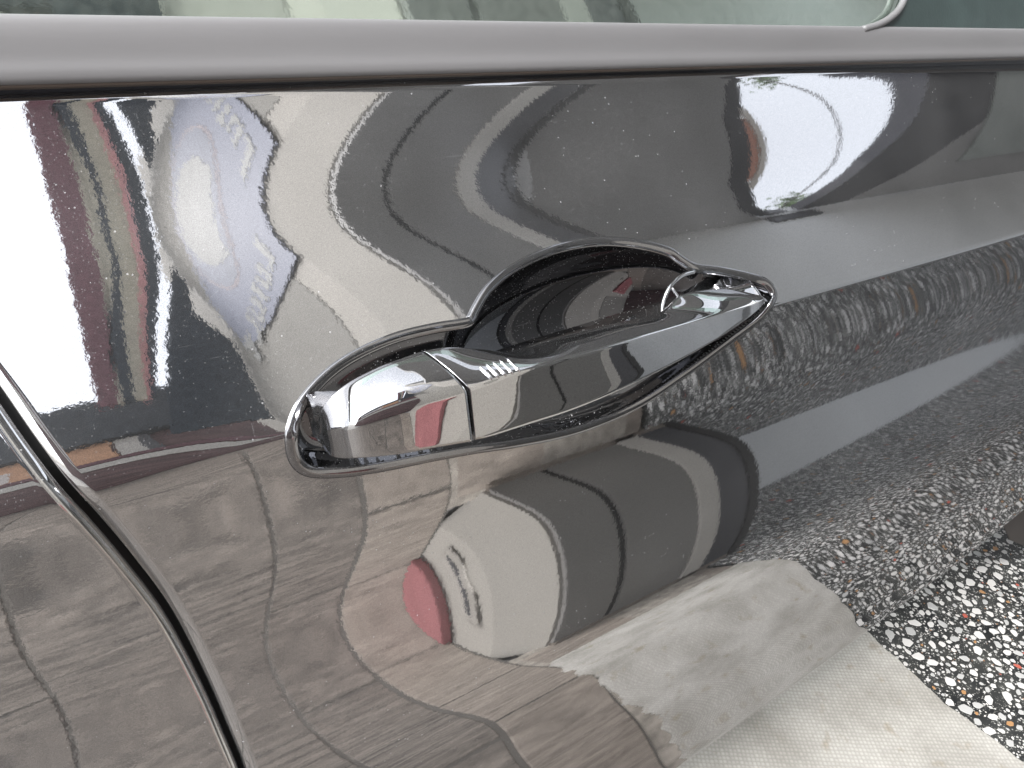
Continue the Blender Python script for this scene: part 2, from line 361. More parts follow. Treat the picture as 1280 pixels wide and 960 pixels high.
def gap_x(z): return np.interp(z, _gz, _gx)

# handle flange outline on the door
out_px = [(582, 404), (540, 411), (490, 424), (440, 447), (405, 473), (378, 505), (366, 535), (365, 560), (373, 580), (392, 590), (430, 590), (480, 583), (540, 571),
          (590, 562), (650, 553), (720, 538), (790, 510), (850, 472), (905, 432), (945, 402), (964, 380), (967, 367), (955, 353), (930, 345), (900, 339), (868, 335), (850, 325),
          (835, 315), (800, 306), (760, 302), (720, 306), (680, 317), (640, 337), (612, 361), (597, 384), (590, 398)]
outl = np.array([on_door(*p) for p in spline(out_px, 6, True)])
OP = outl[:, [0, 2]]
def poly_sd(P, Q):
    """signed distance (inside positive) of points P to polygon Q"""
    A, B = Q, np.roll(Q, -1, 0); d = np.full(len(P), 1e9); ins = np.zeros(len(P), bool)
    for a, b in zip(A, B):
        ab = b-a; t = np.clip(((P-a)@ab)/(ab@ab+1e-15), 0, 1); d = np.minimum(d, np.linalg.norm(P-a-t[:, None]*ab, axis=1))
        c = ((a[1] > P[:, 1]) != (b[1] > P[:, 1])); xi = (b[0]-a[0])*(P[:, 1]-a[1])/(b[1]-a[1]+1e-15)+a[0]
        ins ^= c & (P[:, 0] < xi)
    return np.where(ins, d, -d)

def grid_mesh(name, V, N, nu, nv, mat, parent, keep=None):
    idx = np.arange(nu*nv).reshape(nu, nv)
    f = np.stack([idx[:-1, :-1], idx[1:, :-1], idx[1:, 1:], idx[:-1, 1:]], -1).reshape(-1, 4)
    if keep is not None: f = f[keep[f].all(1)]
    me = bpy.data.meshes.new(name); me.vertices.add(len(V)); me.vertices.foreach_set('co', V.astype(np.float32).ravel())
    me.loops.add(f.size); me.loops.foreach_set('vertex_index', f.astype(np.int32).ravel())
    me.polygons.add(len(f)); me.polygons.foreach_set('loop_start', np.arange(0, f.size, 4, dtype=np.int32)); me.polygons.foreach_set('loop_total', np.full(len(f), 4, np.int32))
    me.polygons.foreach_set('use_smooth', np.ones(len(f), bool)); me.update(calc_edges=True)
    me.normals_split_custom_set_from_vertices(N.astype(np.float32))
    return link(name, me, mat, parent)

# ================================================================== THE SETTING
g = box('ground', (-14, -14, -.20), (30, 6, -.06), M['road']); kind(g, 'structure')
def slab_piece(lo, hi, mat, parent, name='paving_slab', j=.004):
    o = box(name, (lo[0]+j, lo[1]+j, -.055), (hi[0]-j, hi[1]-j, random.uniform(-.003, .001)), mat, parent, .003); return o
pav = box('paving', (-1.4, -3.2, -.06), (.46, .6, -.005), M['grout']); kind(pav, 'structure')
xs = [-1.36, -.95, -.54, -.13, .28, .46]
for i in range(len(xs)-1):
    y0 = .58
    for yb in ((.2, -.25, -.62, -1.14, -1.60, -2.1, -2.6, -3.18) if i % 2 == 0 else (.1, -.25, -.62, -1.02, -1.42, -1.9, -2.5, -3.18)):
        slab_piece((xs[i], yb), (xs[i+1], y0), M['paving'], pav); y0 = yb
strip = box('lit_paving_strip', (.46, -3.2, -.06), (.66, .6, -.005), M['grout']); kind(strip, 'structure')  # lighter tone of this strip is light on the paving, painted as stone colour
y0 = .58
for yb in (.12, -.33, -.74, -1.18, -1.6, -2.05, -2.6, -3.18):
    slab_piece((.463, yb), (.655, y0), M['paving_brown_and_lit'], strip, 'paler_brown_slab'); y0 = yb
# pale concrete apron with a broken left edge
rng = random.Random(3)
def edge_x(y): return 1.163+.12*y if y > 0 else 1.163-.06*y
def ragged():
    pts = [(1.20, .60)]
    yy = .30
    while yy > -.61:
        pts.append((edge_x(yy)+rng.uniform(-.0025, .0025), yy)); yy -= .02
    pts += [(1.199, -.612), (.672, -.612)]
    ctl = [(.655, -.58), (.65, -.50), (.635, -.44), (.645, -.40), (.636, -.36), (.640, -.32), (.652, -.28), (.648, -.24), (.662, -.20), (.656, -.17), (.668, -.14), (.674, -.11), (.670, -.08), (.684, -.05), (.690, -.02), (.682, .01), (.688, .05), (.676, .1), (.68, .2), (.69, .3), (.66, .45), (.68, .6)]
    for p in spline(ctl, 5): pts.append((p[0]+rng.uniform(-.005, .005), p[1]+rng.uniform(-.002, .002)))
    return pts[::-1]
slab = prism('concrete_apron', ragged(), 2, -.05, .003, M['slab']); kind(slab, 'structure')
sub = box('subfloor', (.655, -.83, -.06), (1.14, .6, -.0005), M['dirt']); kind(sub, 'structure')
for xa, xb in ((.664, .90), (.90, 1.197)): slab_piece((xa, -.795), (xb, -.612), M['paving_brown_and_lit'], strip, 'paler_brown_slab')
# terrazzo porch floor
ter = prism('terrazzo_floor', [(1.20, .62), (1.20, .30), (1.163, 0), (1.20, -.60), (1.21, -.79), (1.30, -.80), (1.30, -1.20), (9, -1.20), (9, .62)][::-1], 2, -.05, 0., M['terrazzo']); kind(ter, 'structure')

def chip_shape(n=7):
    a = np.sort(RNG.uniform(0, 2*math.pi, n)+0) if False else (np.arange(n)+RNG.uniform(-.35, .35, n))*2*math.pi/n
    r = RNG.uniform(.78, 1.08, n); st = RNG.uniform(1.0, 1.7)
    P = np.stack([np.cos(a)*r*st**.5, np.sin(a)*r/st**.5], 1); th = RNG.uniform(0, math.pi)
    return P@np.array([[math.cos(th), -math.sin(th)], [math.sin(th), math.cos(th)]])
SHAPES = [chip_shape(random.choice((6, 7, 8, 9))) for _ in range(40)]
def scatter_chips(x0, x1, y0, y1, sizes):
    cell = .0125; gridd = {}; out = []
    for r, cnt in sizes:
        X = RNG.uniform(x0, x1, cnt); Y = RNG.uniform(y0, y1, cnt); R = r*RNG.uniform(.8, 1.25, cnt)
        for x, y, rr in zip(X, Y, R):
            if x < edge_x(y)+.002+rr*.6 or (y < -.79 and x < 1.305): continue
            ci, cj = int(x/cell), int(math.floor(y/cell)); ok = True
            for i in (ci-1, ci, ci+1):
                for j in (cj-1, cj, cj+1):
                    for (a, b, c) in gridd.get((i, j), ()):
                        if (a-x)**2+(b-y)**2 < (1.0*(c+rr))**2: ok = False; break
                    if not ok: break
                if not ok: break
            if ok: gridd.setdefault((ci, cj), []).append((x, y, rr)); out.append((x, y, rr))
    return out
AREA = (1.05, 3.0, -1.18, .42); A_ = (AREA[1]-AREA[0])*(AREA[3]-AREA[2])
chips = scatter_chips(AREA[0], AREA[1], AREA[2], AREA[3], [(.0095, int(560*A_)), (.0070, int(1150*A_)), (.0048, int(2500*A_)), (.0032, int(4200*A_)), (.0019, int(9000*A_))])
chips += scatter_chips(3.0, 5.2, -1.18, -.2, [(.0100, int(600*2.16)), (.0070, int(1100*2.16)), (.0048, int(2200*2.16)), (.0033, int(3000*2.16))])
def pick_mat():
    u = random.random(); return 0 if u < .68 else 1 if u < .965 else 2 if u < .993 else 3
CM = [M['chip_white'], M['chip_grey'], M['chip_tan'], M['chip_red']]
info = []
for (x, y, r) in chips:
    d = np.array([x, y, 0])-CAM; cx, cy, cz = Vector(d)@right, Vector(d)@down, Vector(d)@fwd
    px, py = 640+F*cx/cz, 480+F*cy/cz
    vis = 1085 < px < 1285 and 640 < py < 965 and y < .16
    info.append((r*F/cz if vis else 0, x, y, r))
info.sort(reverse=True)
singles, rest = info[:280], info[280:]
PROTO = {}
for (s, x, y, r) in singles:
    k, mi = random.randrange(12), pick_mat()
    if (k, mi) not in PROTO:
        sh = SHAPES[k]; n = len(sh)
        V = [(p[0], p[1], 0) for p in sh]+[(p[0]*.93, p[1]*.93, .0006) for p in sh]
        Fc = [(i, (i+1) % n, n+(i+1) % n, n+i) for i in range(n)]+[tuple(range(n, 2*n))]
        me = bpy.data.meshes.new('chip'); me.from_pydata(V, [], Fc); me.materials.append(CM[mi]); PROTO[(k, mi)] = me
    o = bpy.data.objects.new('chip', PROTO[(k, mi)]); COL.objects.link(o); o.parent = ter
    o.location = (x, y, .0002); o.scale = (r, r, 1); o.rotation_euler = (0, 0, random.uniform(0, 6.28))
V, Fc, MI = [], [], []
for (s, x, y, r) in rest:
    sh = SHAPES[random.randrange(40)]; th = random.uniform(0, 6.28); c, s2 = math.cos(th), math.sin(th); b = len(V); n = len(sh)
    for p in sh: V.append((x+r*(p[0]*c-p[1]*s2), y+r*(p[0]*s2+p[1]*c), .0005))
    Fc.append(tuple(range(b, b+n))); MI.append(pick_mat())
o = mesh('small_chip', V, Fc, CM, ter); o.data.polygons.foreach_set('material_index', MI); kind(o, 'stuff')

# house wall: side face at x=.66, front face at y=-.8
WALLH = 4.6
house = thing('house', 'beige rendered house corner with grey double door facing the car', 'house', (.66, -.8, 0))
def hp(o): o.parent = house; o.matrix_parent_inverse = Matrix.Translation((-.66, .8, 0)); return o
hp(prism('wall', [(.66, -2.28), (1.30, -2.28), (1.30, -.8), (.736, -.8), (.66, -.945)], 2, -.02, WALLH, M['beige']))
hp(box('wall_shade_panel', (.655, -2.28, .62), (.6605, -1.10, WALLH), M['beige_shade']))  # thin sheet over the wall; shading put into its darker beige
hp(box('skirting', (.745, -.812, -.02), (1.30, -.770, .02), M['paving_brown_and_lit']))
lf = hp(box('door_leaf', (.739, -.79, .02), (.876, -.775, WALLH-.4), M['grey_leaf'], bev=.002))
sm = hp(box('door_seam', (.876, -.795, .02), (.895, -.782, WALLH-.4), M['seam']))
lf2 = hp(box('door_leaf', (.895, -.79, .02), (1.105, -.775, WALLH-.4), M['grey_leaf'], bev=.002))
hp(box('door_jamb', (1.105, -.79, .0), (1.17, -.77, WALLH-.4), M['pale'], bev=.002))
hp(box('corner_post', (1.17, -.80, .0), (1.268, -.772, WALLH-.4), M['slate'], bev=.002))
hp(box('corner_trim', (1.268, -.80, .0), (1.302, -.768, WALLH-.4), M['seam']))
red = tag(box('red_box', (.628, -1.68, .0), (.656, -1.16, .50), M['red'], bev=.004), 'red flat box standing against the foot of the beige side wall', 'box')
so = thing('wall_socket', 'small grey outlet plate low on the beige side wall beside the red box', 'socket', (.655, -1.04, .16))
q = box('plate', (-.006, -.038, -.04), (0, .038, .04), M['socket'], so, .002); box('slot', (-.008, -.008, -.025), (-.0055, .008, .025), M['slate'], so)

# banner on the side wall
ban = thing('banner', 'lavender printed banner with pale oval emblem and white lettering on beige side wall', 'banner', (.65, -.95, 2.5))
def yz(name, poly, x, mat, th=.004):
    return prism(name, [(p[0]+.95, p[1]-2.5) for p in poly], 0, x-.65, x-.65+th, mat, ban)
yz('sheet', [(-.95, 2.47), (-.95, 4.55), (-1.62, 4.55), (-1.70, 3.8), (-1.90, 3.4), (-1.93, 3.1), (-1.87, 2.78), (-1.5, 2.58)], .645, M['banner'])
def ell(cy, cz, ry, rz, n=40): return [(cy+ry*math.cos(2*math.pi*k/n), cz+rz*math.sin(2*math.pi*k/n)) for k in range(n)]
yz('oval_ring', ell(-1.40, 3.62, .31, .62), .6435, M['banner_pink'], .001)
yz('oval', ell(-1.405, 3.62, .285, .585), .6420, M['banner_pale'], .001)
yz('oval_figure', [(-1.30, 3.15), (-1.22, 3.4), (-1.26, 3.8), (-1.36, 4.05), (-1.5, 4.1), (-1.62, 3.95), (-1.6, 3.6), (-1.48, 3.3)], .6408, M['banner_white'], .001)
# lettering: thick white strokes standing in a row (the words cannot be read in the mirror image)
yy = -1.04
for k, (wd, hh, sh) in enumerate(((.10, .20, 0), (.13, .17, 1), (.09, .20, 2), (.14, .18, 1), (.10, .20, 0), (.13, .17, 2))):
    z0 = 2.64
    if sh == 0: P = [(yy, z0), (yy-wd, z0), (yy-wd, z0+.05), (yy-.045, z0+.05), (yy-.045, z0+hh), (yy, z0+hh)]
    elif sh == 1: P = [(yy, z0), (yy-wd, z0), (yy-wd, z0+hh), (yy-wd+.04, z0+hh), (yy-wd+.04, z0+.045), (yy-.045, z0+.045), (yy-.045, z0+hh), (yy, z0+hh)]
    else: P = [(yy, z0+hh), (yy-wd, z0+hh), (yy-wd, z0+hh-.05), (yy-wd/2-.02, z0+hh-.05), (yy-wd/2-.02, z0), (yy-wd/2+.025, z0), (yy-wd/2+.025, z0+hh-.05), (yy, z0+hh-.05)]
    yz('lettering', P, .6425, M['banner_white'], .002); yy -= wd+.028

# porch: far wall, ceiling with an open bay
pw = kind(box('porch_wall', (1.302, -1.34, -.02), (9, -1.19, 2.44), M['porch_wall']), 'structure')
CZ = 2.34
YE = 1.6  # open bay runs on over the car, lengthened to light the terrazzo
L = [(YE, 2.25), (-.45, 2.25), (-.62, 2.26), (-.72, 2.27), (-.80, 2.29), (-.94, 2.42), (-1.03, 2.49), (-1.14, 2.66), (-1.155, 2.80)]
R = [(-1.155, 2.86), (-1.05, 2.95), (-.92, 3.02), (-.79, 3.07), (-.70, 3.17), (-.6, 3.3), (-.45, 3.45), (YE, 3.6)]
def off(P, d): return [(y, x+d) for y, x in P]
def ribbon(name, A, B, z0, z1, mat):
    poly = [(x, y) for y, x in A]+[(x, y) for y, x in B[::-1]]
    return prism(name, poly, 2, z0, z1, mat)
Lo = off(L, -.10); Rr = [(-1.155, 3.02), (-1.15, 3.22), (-.92, 3.50), (-.79, 3.62), (-.70, 3.75), (-.6, 3.95), (-.45, 4.1), (YE, 4.1)]
kind(ribbon('ceiling', [(YE, 1.305), (-1.195, 1.305)], [(YE, 2.15), (-.45, 2.15), (-.62, 2.16), (-.72, 2.17), (-.80, 2.19), (-.94, 2.32), (-1.03, 2.39), (-1.14, 2.56), (-1.195, 2.66)], CZ, CZ+.08, M['ceiling']), 'structure')
kind(box('canopy', (.62, -.78, 2.72), (1.30, YE, 2.80), M['ceiling']), 'structure')
bl = ribbon('roof_beam', [(YE, 2.15)]+Lo[1:-1]+[(-1.155, 2.66)], L, CZ-.004, CZ+.06, M['beam']); tag(bl, 'dark navy beam along the near edge of the open roof bay', 'beam')
bt = box('roof_beam', (2.66, -1.20, 2.27), (2.99, -1.175, 2.337), M['beam']); tag(bt, 'dark navy beam on the porch wall under the open roof bay', 'beam')
br = ribbon('roof_beam', R, Rr, CZ-.004, CZ+.06, M['beam']); tag(br, 'broad dark navy beam along the far edge of the open roof bay', 'beam')
kind(ribbon('ceiling', Rr, [(-1.195, 9), (YE, 9)], CZ, CZ+.08, M['ceiling']), 'structure')
sh = box('roof_sheet', (3.95, -.88, CZ-.012), (6.5, -.46, CZ-.004), M['sheet']); tag(sh, 'pale greenish roof sheet fixed under the far end of porch ceiling', 'sheet')
# upper storey glimpsed through the bay
par = thing('parapet', 'terracotta and white upper parapet seen through the open roof bay', 'parapet', (3.4, -1.2, 3.2))
box('terracotta_panel', (-.3, -.12, -.02), (.13, .12, .02), M['brick'], par)
for ya, yb_ in ((-.6, -.12), (.12, .9)): box('white_panel', (-.3, ya, -.02), (.13, yb_, .02), M['white'], par)
box('coping', (.13, -.6, -.03), (.19, .9, .03), M['socket'], par)
# left of the wall: hanging cloths against the open sky and a neighbour's roof
Y1 = -2.0
def cloth(poly, mat, label, y=Y1):
    k = 1.
    if poly[0][1] == poly[1][1] == 2.5 and len(poly) != 7 or mat is not M['dark_cloth']:
        poly = list(poly); t = .35/1.9
        (xa, _), (xb, _), nx, pv = poly[0], poly[1], poly[2], poly[-1]
        poly[0] = (xa+(pv[0]-xa)*.27/(pv[1]-2.5), 2.77); poly[1] = (xb+(nx[0]-xb)*.27/(nx[1]-2.5), 2.77)
    P = [(x*k, .97+(z-.97)*k) for x, z in poly]
    o = prism('hanging_cloth', P, 1, y-.012, y, mat); return tag(o, label, 'cloth', 'cloths hanging from the line')
cloth([(.105, 2.5), (.16, 2.5), (.34, 4.4), (.36, 4.9), (.235, 4.9), (.20, 4.4)], M['maroon'], 'dark maroon hanging cloth beside the open sky')
cloth([(.16, 2.5), (.19, 2.5), (.22, 3.2), (.40, 4.4), (.42, 4.9), (.36, 4.9), (.34, 4.4)], M['olive'], 'olive beige hanging cloth beside the maroon one')
cloth([(.19, 2.5), (.21, 2.5), (.30, 3.4), (.43, 4.4), (.45, 4.9), (.42, 4.9), (.40, 4.4), (.22, 3.2)], M['dark_cloth'], 'narrow charcoal hanging cloth between two olive ones')
cloth([(.21, 2.5), (.235, 2.5), (.51, 4.4), (.56, 4.9), (.45, 4.9), (.43, 4.4), (.30, 3.4)], M['olive'], 'olive beige hanging cloth beside the pink one')
cloth([(.232, 2.5), (.252, 2.5), (.545, 4.4), (.60, 4.9), (.555, 4.9), (.51, 4.4)], M['pink'], 'pale pink narrow hanging cloth', Y1-.02)
cloth([(.25, 2.5), (.262, 2.5), (.615, 4.4), (.67, 4.9), (.60, 4.9), (.545, 4.4)], M['dark_cloth'], 'thin charcoal hanging cloth just beside the pale pink one')
cloth([(.295, 2.5), (.645, 2.5), (.645, 3.0), (.60, 3.2), (.58, 3.4), (.645, 3.9), (.645, 4.25)], M['dark_cloth'], 'wide charcoal hanging cloth across a gap of sky from the pink one')
nb = thing('neighbour_house', 'orange neighbouring house with charcoal roof band under the open sky', 'house', (-1, -3.1, 0))
def nk(z): return .97+(z-.97)*3.05/2.05
box('wall', (-4, -1.0, 0), (2.2, -.02, nk(2.67)), M['maroon_wall'], nb)
box('roof', (-4, -1.1, nk(2.67)), (2.4, .05, nk(2.86)), M['roof'], nb)
box('orange_panel', (.60, -.02, nk(2.26)), (1.17, .005, nk(2.67)), M['orange'], nb)
box('white_panel', (-2, -.02, nk(2.30)), (.74, .01, nk(2.56)), M['white'], nb)
box('pale_panel', (1.19, -.02, nk(2.28)), (1.30, .01, nk(2.66)), M['pale'], nb)
box('grey_panel', (1.30, -.02, nk(2.28)), (1.36, .01, nk(2.66)), M['slate'], nb)
box('pipe', (-4, -.02, nk(2.16)), (2.2, .04, nk(2.27)), M['maroon'], nb)
box('pale_sill', (-4, -.02, nk(1.9)), (2.2, .03, nk(2.13)), M['pale'], nb)
# cables and a tree beyond the bay
cab = tag(tube('cable', [(6.55, -.6, 4.5), (6.5, -2.0, 4.45), (6.2, -3.4, 4.5), (6.1, -5, 4.6)], .010, M['wire']), 'thin black overhead cable crossing the sky', 'cable')
tr = thing('tree', 'small green tree beyond the porch roof', 'tree', (10.6, -4.6, 0))
tube('trunk', [(0, 0, 0), (.05, .03, 3), (0, 0, 5.6)], [.16, .12, .05], M['bark'], tr)
V, Fc = [], []
cl = [(RNG.normal(0, .30), RNG.normal(0, .30), 6.1+RNG.normal(0, .32)) for _ in range(16)]
for k in range(1500):
    c0 = np.array(cl[RNG.integers(len(cl))]); p = c0+RNG.normal(0, .17, 3); a = RNG.normal(size=3); a /= np.linalg.norm(a); b = np.cross(a, RNG.normal(size=3)); b /= np.linalg.norm(b)
    n0 = len(V); s = RNG.uniform(.05, .1); V += [p, p+a*s+b*s*.4, p+a*s*2, p+a*s-b*s*.4]; Fc.append((n0, n0+1, n0+2, n0+3))
mesh('crown', V, Fc, M['leaf'], tr)

# ================================================================== THE CAR
car = thing('car', 'glossy black metallic car door with body-coloured pull handle', 'car', (0, 0, 0))
# ---- front door panel
XMAX = 1.75
u = np.concatenate([np.array([.0003, .0008, .0014, .0021, .0029, .0038, .0048, .006, .0075, .0092, .0112]), np.arange(.014, .045, .004), np.arange(.045, .40, .0012), np.arange(.40, .7, .006), np.arange(.70, XMAX, .02)])
z = np.concatenate([np.arange(ZC-.635, ZC-.55, .002), np.arange(ZC-.55, ZC-.06, .0035), np.arange(ZC-.06, ZC+.052, .0012), np.arange(ZC+.052, BELT-.006, .002), BELT-np.array([.006, .0045, .003, .002, .001, .0005, 0])])
Ug, Zg = np.meshgrid(u, z, indexing='ij')
def front_xy(Ug, Zg):
    f = np.clip(1-Ug/.45, 0, 1); return gap_x(Zg)+Ug+.0010
RE = .0105
def edge_drop(u, r, dep=.85):
    t = np.clip(1-u/r, 0, 1); return r*dep*(1-np.sqrt(np.clip(1-t*t, 0, 1)))
def front_drop(u):
    t = np.clip(1-u/.0058, 0, 1); return .0036*t**1.3+.004*np.clip(1-u/.0012, 0, 1)**2
def belt_drop(zv): 
    t = np.clip(1-(BELT-zv)/.004, 0, 1); return .004*(1-np.sqrt(np.clip(1-t*t, 0, 1)))
def front_y(Ug, Zg):
    X = front_xy(Ug, Zg); return door_y(X, Zg)+front_drop(Ug)+belt_drop(Zg)
def surf(fx, fy, Ug, Zg):
    e = 2e-4
    X, Y = fx(Ug, Zg), fy(Ug, Zg)
    du = np.stack([fx(Ug+e, Zg)-fx(Ug-e, Zg), fy(Ug+e, Zg)-fy(Ug-e, Zg), 0*Ug], -1)
    dz = np.stack([fx(Ug, Zg+e)-fx(Ug, Zg-e), fy(Ug, Zg+e)-fy(Ug, Zg-e), np.full_like(Ug, 2*e)], -1)
    N = np.cross(du, dz); N /= np.linalg.norm(N, axis=-1)[..., None]
    N = np.where(N[..., 1:2] > 0, -N, N)
    return np.stack([X, Y, Zg], -1).reshape(-1, 3), N.reshape(-1, 3)
V, N = surf(front_xy, front_y, Ug, Zg)
near = (V[:, 0] > .05) & (V[:, 0] < .36) & (abs(V[:, 2]-ZC) < .07)
sd = np.full(len(V), -1.); sd[near] = poly_sd(V[near][:, [0, 2]], OP)
door = grid_mesh('front_door', V, N, len(u), len(z), M['paint'], car, keep=sd < .0012)
# ---- rear door panel
ur = np.concatenate([np.array([.0003, .0008, .0014, .0021, .003, .004, .005, .0062, .0075]), np.arange(.010, .5, .006)])[::-1]
Ur, Zr_ = np.meshgrid(ur, z[::1], indexing='ij')
rear_x = lambda U, Z: gap_x(Z)-U-.0005
rear_y = lambda U, Z: door_y(rear_x(U, Z), Z)+edge_drop(U, .0045, 1.)+belt_drop(Z)
V, N = surf(rear_x, rear_y, Ur, Zr_)
rd = grid_mesh('rear_door', V, N, len(ur), len(z), M['paint'], car)
zs = np.linspace(ZC-.63, BELT, 300)
gv, gf = [], []
for k, zz in enumerate(zs):
    gx = float(gap_x(np.array(zz))); yy = float(door_y(np.array(gx), np.array(zz)))
    gv += [(gx-.006, yy+.010, zz), (gx+.012, yy+.012, zz)]
    if k: gf.append((2*k-2, 2*k-1, 2*k+1, 2*k))
mesh('door_gap_seal', gv, gf, M['gap_black'], car)

# ---- belt line: rubber seal, satin trim, glass
def extrude_x(name, prof, x0, x1, mat, parent, n=60, smooth=True):
    Vv, Ff = [], []; m_ = len(prof)
    for i in range(n+1):
        x = x0+(x1-x0)*i/n
        for (y, zz) in prof: Vv.append((x, y+KX*(x-X0)**2*0, zz))
    for i in range(n):
        for k in range(m_-1): Ff.append((i*m_+k, (i+1)*m_+k, (i+1)*m_+k+1, i*m_+k+1))
    return mesh(name, Vv, Ff, mat, parent, smooth)
yb = float(door_y(np.array(.2), np.array(BELT)))
zb = at(640, 90, yb-.001)[2]           # lower edge of the trim
zt = at(640, 27, yb+.004)[2]
prof = [(yb+.012, BELT-.006), (yb+.002, BELT-.002), (yb-.0005, BELT+.001), (yb-.0012, BELT+.0028), (yb, BELT+.0045), (yb+.004, BELT+.006), (yb+.004, zb+.004)]
extrude_x('belt_seal', prof, -.6, 1.8, M['rubber'], car)
tp = spline([(yb+.006, zb+.0008), (yb-.001, zb), (yb-.0028, zb+.0012), (yb-.0025, zb+.004), (yb-.0008, zb+(zt-zb)*.4), (yb+.0015, zb+(zt-zb)*.75), (yb+.0035, zt-.001), (yb+.0055, zt), (yb+.009, zt-.001)], 5)
extrude_x('window_trim', tp, -.6, 1.8, M['trim'], car)
extrude_x('trim_shadow_lip', [(yb+.004, zb-.0014), (yb-.0018, zb-.0012), (yb-.0026, zb-.0003), (yb-.002, zb+.0009), (yb+.003, zb+.001)], -.6, 1.8, M['trim_lip_shade'], car)  # shadow line below the trim put into the lip's dark brown
LEAN = math.tan(math.radians(22.5))
gy = yb+.010
gl = extrude_x('window_glass', [(gy-.008*LEAN, zt-.008), (gy+.22*LEAN, zt+.22)], -.6, 1.8, M['glass'], car, n=2, smooth=False)
box('cabin_lining', (-.6, yb+.35, .5), (1.8, yb+.40, 1.45), M['plastic'], car)
# sail panel and mirror foot at the front of the window
def gpt(px, py, off=-.003):
    d = ray(px, py); lo, hi = 0., .01
    for _ in range(40):
        t = (lo+hi)/2; q = CAM+d*t
        if q[1] > gy+off+(q[2]-zt)*LEAN: hi = t
        else: lo = t
    return CAM+d*lo
sp = [(1092, 36), (1112, 24), (1128, 10), (1136, -12), (1500, -30), (1500, 60), (1280, 44), (1180, 38)]
P = [gpt(*p) for p in sp]; bm = bmesh.new(); v0 = [bm.verts.new(p) for p in P]; v1 = [bm.verts.new(p+np.array([0, .004, 0])) for p in P]
bm.faces.new(v0); [bm.faces.new((v0[i], v1[i], v1[(i+1) % len(P)], v0[(i+1) % len(P)])) for i in range(len(P))]
bmesh.ops.recalc_face_normals(bm, faces=bm.faces[:]); me = bpy.data.meshes.new('mirror_sail_panel'); bm.to_mesh(me); bm.free(); link('mirror_sail_panel', me, M['sail'], car)
tube('sail_seal', [gpt(*p, -.005) for p in spline([(1078, 37), (1100, 30), (1118, 18), (1128, 4), (1133, -14)], 5)], .0022, M['trim'], car)
# mud flap at the right edge
P = [at(*p, .10) for p in ((1330, 590), (1282, 618), (1252, 655), (1262, 676), (1300, 692), (1360, 690))]
bm = bmesh.new(); v0 = [bm.verts.new(p) for p in P]; v1 = [bm.verts.new(p+np.array([.02, .012, 0])) for p in P]
bm.faces.new(v0); bm.faces.new(v1[::-1]); [bm.faces.new((v0[i], v1[i], v1[(i+1) % len(P)], v0[(i+1) % len(P)])) for i in range(len(P))]
bmesh.ops.recalc_face_normals(bm, faces=bm.faces[:]); bmesh.ops.bevel(bm, geom=bm.edges[:], offset=.002, segments=2, affect='EDGES')
me = bpy.data.meshes.new('mud_flap'); bm.to_mesh(me); bm.free(); link('mud_flap', me, M['flap'], car)
box('underbody', (-1.0, .35, .12), (2.2, .9, .60), M['gap_black'], car)

# ---- handle
hd = bpy.data.objects.new('door_handle', None); COL.objects.link(hd); hd.parent = car; hd.empty_display_size = .05
# raised lip round the recess
cen = outl.mean(0)
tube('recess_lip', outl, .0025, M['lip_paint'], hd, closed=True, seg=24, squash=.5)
# recess dish
gx_ = np.arange(OP[:, 0].min()-.002, OP[:, 0].max()+.002, .0009); gz_ = np.arange(OP[:, 1].min()-.002, OP[:, 1].max()+.002, .0009)
Xg, Zg2 = np.meshgrid(gx_, gz_, indexing='ij')
def dish_y(X, Z, d):
    dy = door_y(X, Z)
    t = np.clip(1-d/.008, 0, 1); ch = dy+np.maximum(.014-np.maximum(dy, 0)*.6, .004)*np.sqrt(np.clip(1-t*t, 0, 1))
    q = ((X-.221)/.076)**2+((Z-ZC-.007)/.0375)**2
    el = np.where(q < 1, .014+.031*np.sqrt(np.clip(1-q, 0, 1)), -1.)
    k = .003; h = np.clip(.5+.5*(el-ch)/k, 0, 1); return ch*(1-h)+el*h+k*h*(1-h)*np.where(q < 1, 1, 0)
P2 = np.stack([Xg.ravel(), Zg2.ravel()], 1); d0 = poly_sd(P2, OP); d = np.clip(d0, 0, None)
Yg = dish_y(P2[:, 0], P2[:, 1], d).reshape(Xg.shape)
for _ in range(6):
    Yp = np.pad(Yg, 1, mode='edge'); Yg = (Yp[1:-1, 1:-1]*2+Yp[:-2, 1:-1]+Yp[2:, 1:-1]+Yp[1:-1, :-2]+Yp[1:-1, 2:])/6
gxd, gzd = np.gradient(Yg, gx_, gz_); N = np.stack([gxd, -np.ones_like(gxd), gzd], -1); N /= np.linalg.norm(N, axis=-1)[..., None]
grid_mesh('handle_recess', np.stack([Xg, Yg, Zg2], -1).reshape(-1, 3), N.reshape(-1, 3), len(gx_), len(gz_), M['recess_shade_paint'], hd, keep=d0 > -.0005)

